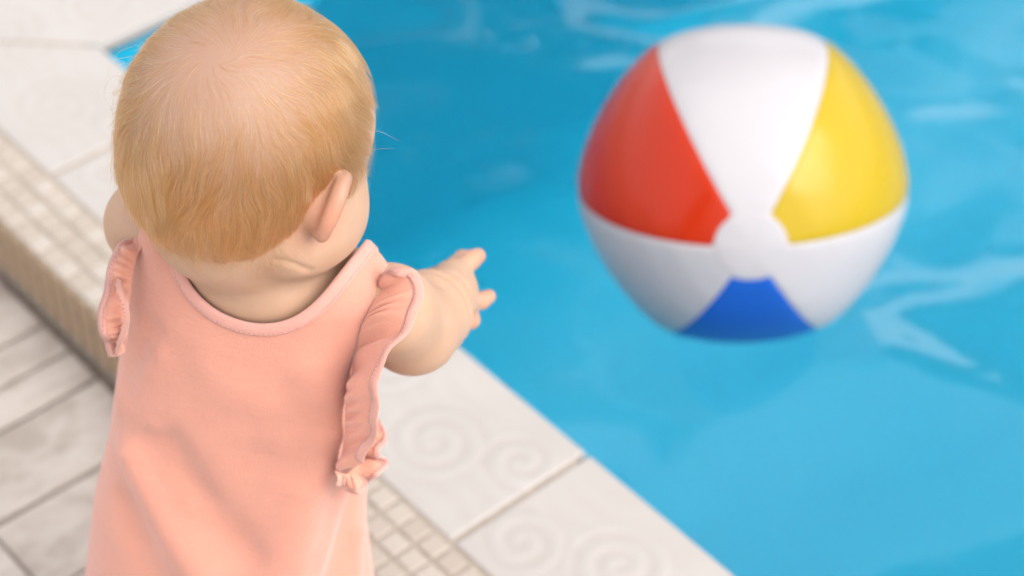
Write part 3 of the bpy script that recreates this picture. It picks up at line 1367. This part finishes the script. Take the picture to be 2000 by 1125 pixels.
FL = [((255, 885), (400, 1135), 26, .0085), ((245, 980), (330, 1180), 34, -.0040), ((320, 870), (470, 1090), 38, -.0068),
      ((235, 790), (310, 690), 26, .0022), ((640, 850), (560, 1135), 30, .0065), ((690, 980), (640, 1180), 26, -.0050),
      ((700, 1030), (690, 1200), 16, .0035), ((510, 900), (450, 1060), 36, -.0035), ((730, 640), (690, 730), 15, -.0035),
      ((300, 640), (250, 760), 22, -.0025), ((600, 720), (660, 830), 34, .0030), ((400, 720), (520, 790), 40, .0020), ((380, 1000), (300, 840), 24, .0022), ((590, 960), (520, 1130), 26, .0030)]
NEWF = []
for (p, q2, w_px, am) in FL:
    NEWF.append((on_dress(*p), on_dress(*q2), w_px * 1.36 / FPX * 1.3, am * 1.1))
FOLDS += NEWF
dress_p = Prim(dress_f, HIP, 2.0)
V, Q = surface(dress_p, (-.34, .80, -.06), (.02, 1.17, .50), .0026 * FINE)
q = (V - HIP) @ TR
uu = (q[:, 0] - .008) / .0560
ell_f = (np.sqrt(uu ** 2 + ((q[:, 1] - .006) / np.where(q[:, 1] < .006, .085, .052)) ** 2) - 1) * .05
back_f = np.where(q[:, 1] < .02, (.224 + .034 * np.abs(uu) ** 2.2) - q[:, 2], -.05)
back_f = np.where(q[:, 1] < .02, back_f - np.clip(q[:, 1] + .01, 0, .03) * 2., back_f)
k_ = .010
h_ = np.maximum(k_ - np.abs(ell_f - back_f), 0) / k_
neck_f = np.maximum(ell_f, back_f) + h_ * h_ * k_ * .25
neck_f = np.where(q[:, 2] > .16, neck_f, .05)
V, F, cut_n = clip_mesh(V, Q.tolist(), neck_f)
q = (V - HIP) @ TR
arm_f = np.sqrt(((q[:, 1] - .010) / .031) ** 2 + ((q[:, 2] - .182) / .052) ** 2) - 1
arm_f = np.where((np.abs(q[:, 0]) > .068) & (q[:, 2] > .09), arm_f * .04, .04)
# clip needs shared indexing of neck edge: keep positions
neck_pts = V[[i for i in chains(cut_n)[0]]]
V, F, cut_a = clip_mesh(V, F, arm_f)
q = (V - HIP) @ TR
V, F, cut_h = clip_mesh(V, F, (q[:, 2] + .20))
dress = wmesh("dress", V, F, M_DRESS)
so = dress.modifiers.new("thickness", 'SOLIDIFY')
so.thickness, so.offset = .0013, -1


def dress_n(P):
    return grad(dress_f, P)


# neckline binding with a row of stitches
NP = smooth_curve(resample(neck_pts, 160, True), 6, True)
nn = dress_n(NP)
side_prof = [(-.0010, .0012), (.0015, .0019), (.0050, .0017), (.0078, .0011), (.0082, .0), (.0070, -.0008), (.0, -.0012)]


def oriented(path, nrm, inner):
    tan = np.roll(path, -1, 0) - np.roll(path, 1, 0)
    sd_ = np.cross(nrm, tan)
    return path if ((path - inner) * sd_).sum() > 0 else path[::-1]


cen = NP.mean(0)
NP = oriented(NP, nn, cen)
nn = dress_n(NP)
BV, BF = sweep(NP, nn, side_prof, True)
wmesh("neck_binding", BV, BF, M_TRIM, dress)


def stitches(path, nrm, off, lift, pitch=.0030, name="stitching", parent=None, closed=True):
    n = len(path)
    tan = np.roll(path, -1, 0) - np.roll(path, 1, 0)
    if not closed:
        tan[0], tan[-1] = path[1] - path[0], path[-1] - path[-2]
    tan /= np.linalg.norm(tan, axis=1, keepdims=True)
    sd_ = np.cross(nrm, tan)
    sd_ /= np.linalg.norm(sd_, axis=1, keepdims=True)
    line = path + sd_ * off + nrm * lift
    L = np.linalg.norm(np.diff(line, axis=0), axis=1).sum()
    cnt = int(L / pitch)
    pts = resample(line, cnt, closed)
    nr = resample(nrm, cnt, closed)
    VV, FF = [], []
    for i in range(cnt - 1):
        t_ = pts[i + 1] - pts[i]
        l_ = np.linalg.norm(t_)
        t_ = t_ / max(l_, 1e-9)
        n_ = nr[i] / np.linalg.norm(nr[i])
        s_ = np.cross(n_, t_)
        c = pts[i]
        hl, hw, hh = pitch * .36, .00035, .00035
        b0 = len(VV)
        for a, w_, h_ in ((-hl, .3, 0), (-hl * .6, 1, 1), (hl * .6, 1, 1), (hl, .3, 0)):
            VV += [c + t_ * a + s_ * hw * w_ - n_ * hh, c + t_ * a + n_ * hh * h_, c + t_ * a - s_ * hw * w_ - n_ * hh]
        for k in range(3):
            FF += [(b0 + 3 * k, b0 + 3 * k + 1, b0 + 3 * k + 4, b0 + 3 * k + 3), (b0 + 3 * k + 1, b0 + 3 * k + 2, b0 + 3 * k + 5, b0 + 3 * k + 4)]
    o = wmesh(name, VV, FF, M_THREAD, parent, False)
    o["kind"] = "stuff"
    return o


stitches(NP, nn, .0066, .0016, parent=dress)

# ------------------------------------------------------------------ flutter sleeves
def ruffle(seam, edge, puff, nu, nv, waves, name="sleeve_ruffle", seed=0, band=.0065, parent=None, hem=True):
    """cloth strip from seam curve to edge curve; puff lifts its middle, waves ripples it; hem band along the edge"""
    rr = np.random.default_rng(seed)
    S, E = spline(seam, nu), spline(edge, nu)
    tv = np.linspace(0, 1, nv)
    tan = np.gradient(E, axis=0)
    tan /= np.linalg.norm(tan, axis=1, keepdims=True)
    nrm = np.cross(tan, E - S)
    nrm /= np.maximum(np.linalg.norm(nrm, axis=1, keepdims=True), 1e-9)
    view = CAMP - E
    if (nrm * view).sum() < 0:
        nrm = -nrm
    u = np.linspace(0, 1, nu)
    G_ = np.zeros((nu, nv, 3))
    for j, t in enumerate(tv):
        base = S * (1 - t) + E * t
        lift = puff * math.sin(math.pi * min(1, t * 1.05))
        wv = sum(a * np.sin(u * f * 2 * np.pi + p) for f, a, p in waves) * (math.sin(math.pi * t ** .8) * .8 + .5 * t * t)
        gather = .0020 * np.sin(u * 2 * np.pi * 15 + 3 * np.sin(u * 17)) * math.sin(math.pi * min(1, t * 1.25 + .02)) ** 1.2 * (1 - .6 * t)
        G_[:, j] = base + nrm * (lift + wv + gather)[:, None]
    ix = np.arange(nu * nv).reshape(nu, nv)
    Q = np.stack([ix[:-1, :-1], ix[1:, :-1], ix[1:, 1:], ix[:-1, 1:]], -1).reshape(-1, 4)
    o = wmesh(name, G_.reshape(-1, 3), Q.tolist(), M_RUFFLE, parent or dress)
    so = o.modifiers.new("thickness", 'SOLIDIFY')
    so.thickness, so.offset = .0012, 0
    sb = o.modifiers.new("smooth", 'SUBSURF')
    sb.levels = sb.render_levels = 1
    if hem:
        path = smooth_curve(G_[:, -1], 3)
        inn = smooth_curve(G_[:, -3], 3)
        tn = np.gradient(path, axis=0)
        tn /= np.linalg.norm(tn, axis=1, keepdims=True)
        n2 = np.cross(tn, path - inn)
        n2 /= np.maximum(np.linalg.norm(n2, axis=1, keepdims=True), 1e-9)
        sd_ = np.cross(n2, tn)
        sgn = 1 if (sd_ * (inn - path)).sum() > 0 else -1
        prof = [(-.0006, 0), (-.0002, .0008), (band * .6 * sgn, .0011), (band * sgn, .0009), (band * sgn, -.0009), (band * .6 * sgn, -.0011), (-.0002, -.0008)]
        HV, HF = sweep(path, n2, prof)
        hb = wmesh("hem_band", HV, HF, M_TRIM, o)
        bmh = bmesh.new()
        bmh.from_mesh(hb.data)
        bmesh.ops.recalc_face_normals(bmh, faces=bmh.faces)
        bmh.to_mesh(hb.data)
        bmh.free()
        for lift in (.0013, -.0013):
            stitches(path, n2, band * .72 * sgn, lift, .0026, parent=o, closed=False)
    return o


# right sleeve: over the shoulder and down the back of the arm hole
ruffle([at(754, 553, .992), at(744, 566, .978), on_dress(724, 600, .001), on_dress(702, 650, .001), on_dress(690, 712, .001), on_dress(676, 785, .001), on_dress(671, 860, .001), on_dress(660, 925, .001)],
       [(at(746, 532, .990)), at(790, 521, .972), at(828, 558, .966), at(812, 625, .945), at(754, 690, .925), at(741, 770, .915), at(732, 845, .914), at(712, 905, .918)],
       .004, 120, 10, [(3.2, .0028, .4), (7.5, .0014, 1.)], seed=1)
# its front end, gathered under the arm
ruffle([at(712, 828, .985), at(716, 850, .972), at(708, 870, .962), at(708, 892, .956), at(702, 906, .950), at(690, 914, .944), at(682, 922, .940), at(672, 926, .936), at(652, 918, .934)],
       [at(742, 822, .988), at(757, 858, .970), at(741, 884, .950), at(760, 906, .964), at(740, 930, .942), at(717, 944, .952), at(701, 967, .932), at(680, 954, .943), at(656, 950, .928)],
       .002, 110, 9, [(5.0, .0014, 0), (11, .0008, .6)], seed=2, band=.004)
# left sleeve
ruffle([at(300, 452, 1.015), at(272, 492, .996), at(258, 545, .985), at(252, 600, .976), at(250, 650, .970), at(243, 688, .968)],
       [at(276, 436, 1.020), at(234, 472, 1.006), at(212, 530, .990), at(191, 610, .975), at(198, 655, .968), at(212, 698, .964)],
       .003, 90, 10, [(2.6, .0045, 2.2), (5.5, .0018, .3)], seed=3)
ruffle([at(232, 540, .986), at(240, 580, .972), at(243, 640, .966), at(240, 690, .966)],
       [at(240, 548, .978), at(248, 592, .962), at(247, 650, .956), at(228, 697, .958)],
       .002, 50, 6, [(1.5, .0015, .0)], seed=4, band=.004)

# ------------------------------------------------------------------ hair: fine strands flowing out of the whorl
def hair_sdf(P):
    return skull_n.ev(P)


def make_hair():
    N = 46000
    rh = np.random.default_rng(4)
    D = rh.normal(size=(N * 2, 3))
    D /= np.linalg.norm(D, axis=1, keepdims=True)
    # hairline, in head directions (x right, y forward, z up)
    x, y, z = D[:, 0], D[:, 1], D[:, 2]
    ax = np.abs(x)
    front = z - (.62 - .25 * np.clip(ax - .3, 0, 1)) + .10 * np.sin(9 * x)        # > 0: behind the forehead line
    ok = np.where(y > .34 + .10 * rh.random(len(y)) + .06 * np.sin(14 * z), front > .04 * rh.normal(size=len(y)), True)
    ok &= ~((y > .18) & (y <= .62) & (z < .05 + .9 * (y - .18)))                     # temple in front of the ear
    ok &= ~((y > -.08) & (y <= .2) & (z < -.30))                                     # ear
    ok &= z > (-.93 + .44 * rh.random(len(z)) ** 1.2 + .05 * np.sin(11 * x)) + .14 * np.clip(ax - .3, 0, 1)
    D = D[ok]
    W0 = (-.075 * rt_ + .37 * up_ - .925 * fw) @ HR            # the whorl, on the upper back of the head
    W0 /= np.linalg.norm(W0)
    cosw = D @ W0
    keep = rh.random(len(D)) < np.clip(.16 + 1.7 * (1 - cosw), 0, 1)           # thin over the crown
    D = D[keep][:N]
    n = len(D)
    C = HC + HR @ np.array([0, -.008, .0])
    P = C + (D @ HR.T) * .07
    for _ in range(5):
        P -= grad(hair_sdf, P) * hair_sdf(P)[:, None]
    W = HR @ W0
    U = HR @ np.array([0, 0, 1.])
    F_ = HR @ np.array([0, 1., 0])
    K = 10
    ang = np.arccos(np.clip(D @ W0, -1, 1))
    length = (.014 + .024 * np.clip(ang / 1.1, 0, 1)) * np.exp(rh.normal(0, .32, n))
    length *= np.where(D[:, 2] < -.45, .75, 1)
    hmax = .0006 + .0014 * rh.random(n) ** 2 + .0012 * np.clip(ang / 1.4, 0, 1)
    stray = rh.random(n) < .06
    hmax[stray] += rh.uniform(.001, .0075, stray.sum())
    side_l = (D @ (HR.T @ (-rt_ + .25 * up_)) > .80) & (rh.random(n) < .20)                                  # wispy left side
    hmax[side_l] += rh.uniform(.002, .016, side_l.sum()) * rh.random(side_l.sum())
    length[side_l] *= 1.35
    frontal = np.clip((D[:, 1] - .05) / .2, 0, 1)
    length *= 1 - .5 * frontal
    hmax = np.minimum(hmax, .0032 - .0024 * frontal + .02 * (frontal < .01))
    wob = rh.normal(0, .16, n)
    pts = np.zeros((n, K, 3), np.float32)
    pts[:, 0] = P
    fr = rh.uniform(0, 6.28, (4, 3))
    kf = rh.normal(0, 1, (4, 3)) * np.array([[60], [90], [150], [260]])
    step = length / (K - 1)
    for k in range(1, K):
        nrm = grad(hair_sdf, P)
        r = P - C
        r /= np.linalg.norm(r, axis=1, keepdims=True)
        t = r * (r @ W)[:, None] - W
        down = -U * .32
        t = t / np.maximum(np.linalg.norm(t, axis=1, keepdims=True), .15) + down * np.clip(ang, 0, 1)[:, None]
        t -= nrm * (t * nrm).sum(1, keepdims=True)
        t /= np.maximum(np.linalg.norm(t, axis=1, keepdims=True), 1e-6)
        s = np.cross(nrm, t)
        low = sum(np.sin((P - C) @ kf[q] + fr[q, 0]) * a for q, a in enumerate((.26, .22, .18, .10)))
        sw = .28 * np.exp(-(ang / .5) ** 2)
        t = t + s * (low + wob + sw)[:, None]
        t /= np.linalg.norm(t, axis=1, keepdims=True)
        P = P + t * step[:, None]
        want = hmax * (k / (K - 1)) ** np.where(stray | side_l, 1.6, .7)
        d = hair_sdf(P)
        P = P + grad(hair_sdf, P) * (want - d)[:, None] * .85
        pts[:, k] = P
    # locks: strands lean together towards their tips
    ng = 1100
    gi = rh.choice(n, ng, replace=False)
    gp = pts[gi]
    near = np.zeros(n, int)
    for i in range(0, n, 4000):
        dd = ((pts[i:i + 4000, None, 0] - gp[None, :, 0]) ** 2).sum(-1)
        near[i:i + 4000] = dd.argmin(1)
    cl = rh.uniform(.25, .85, ng)[near] * np.clip((ang - .25) / .5, 0, 1)
    for k in range(1, K):
        pts[:, k] += (gp[near, k] - pts[:, k]) * (cl * (k / (K - 1)) ** 1.1)[:, None]
    # nape: sparse wisps that leave the hairline and lie on the neck
    m_ = 1500
    dn = rh.normal(size=(m_ * 30, 3))
    dn /= np.linalg.norm(dn, axis=1, keepdims=True)
    dn = dn[(dn[:, 2] < -.50) & (dn[:, 2] > -.84) & (dn[:, 1] < -.10) & (np.abs(dn[:, 0]) < .75)][:m_]
    m_ = len(dn)
    Pn = C + (dn @ HR.T) * .07
    for _ in range(5):
        Pn -= grad(hair_sdf, Pn) * hair_sdf(Pn)[:, None]
    ln_ = rh.uniform(.012, .030, m_)
    hn_ = rh.uniform(.0003, .0022, m_)
    nape = np.zeros((m_, K, 3), np.float32)
    nape[:, 0] = Pn
    sway = rh.normal(0, .30, m_)
    for k in range(1, K):
        nr_ = grad(body_a.ev, Pn)
        t = np.array([.38, .15, -1.0])[None] + sway[:, None] * rt_[None] + .25 * np.sin(Pn @ kf[1] + fr[1, 0])[:, None] * rt_[None]
        t = t - nr_ * (t * nr_).sum(1, keepdims=True)
        t /= np.maximum(np.linalg.norm(t, axis=1, keepdims=True), 1e-6)
        Pn = Pn + t * (ln_ / (K - 1))[:, None]
        Pn = Pn + grad(body_a.ev, Pn) * (hn_ * (k / (K - 1)) - body_a.ev(Pn))[:, None] * .8
        nape[:, k] = Pn
    # a few long loose hairs past the temple and the left side
    ex, ex_n = [], 0
    for (a, m1, m2, e_) in [((722, 255, 1.02), (745, 258, 1.02), (765, 268, 1.02), (782, 276, 1.02)), ((718, 300, 1.01), (735, 292, 1.01), (752, 290, 1.01), (768, 291, 1.01)),
                            ((716, 290, 1.01), (720, 315, 1.01), (726, 330, 1.01), (733, 340, 1.01)), ((250, 150, .97), (218, 152, .97), (203, 185, .97), (222, 222, .97)),
                            ((245, 120, .98), (215, 140, .97), (205, 170, .97), (215, 230, .96)), ((255, 110, .98), (222, 120, .97), (212, 150, .97), (232, 190, .96)),
                            ((240, 170, .97), (222, 190, .96), (220, 230, .96), (232, 285, .95)), ((240, 200, .96), (226, 235, .96), (228, 280, .95), (238, 320, .95)),
                            ((262, 90, .99), (235, 100, .98), (225, 118, .98), (238, 140, .97)), ((250, 380, .95), (256, 400, .95), (262, 425, .95), (272, 440, .95))]:
        ex.append(spline([at(*a), at(*m1), at(*m2), at(*e_)], K))
    pts = np.concatenate([pts, nape, np.array(ex, np.float32)], 0)
    n = len(pts)
    hc = bpy.data.hair_curves.new("hair")
    hc.add_curves([K] * n)
    hc.attributes["position"].data.foreach_set("vector", (pts - BASE.astype(np.float32)).ravel())
    base_r = rh.uniform(.000024, .000048, n) * np.where(rh.random(n) < .05, 1.7, 1)
    base_r[:len(side_l)][side_l] *= 1.5
    base_r[:len(stray)][stray] *= 1.5
    base_r[-len(ex):] = .00009
    rad = base_r[:, None] * np.linspace(1, .35, K)[None]
    ra = hc.attributes.get("radius") or hc.attributes.new("radius", 'FLOAT', 'POINT')
    ra.data.foreach_set("value", rad.astype(np.float32).ravel())
    hc.materials.append(M_HAIR)
    o = bpy.data.objects.new("hair", hc)
    link(o, person)
    o["label"] = "fine short blond hair whirling out from the crown"
    return o


make_hair()
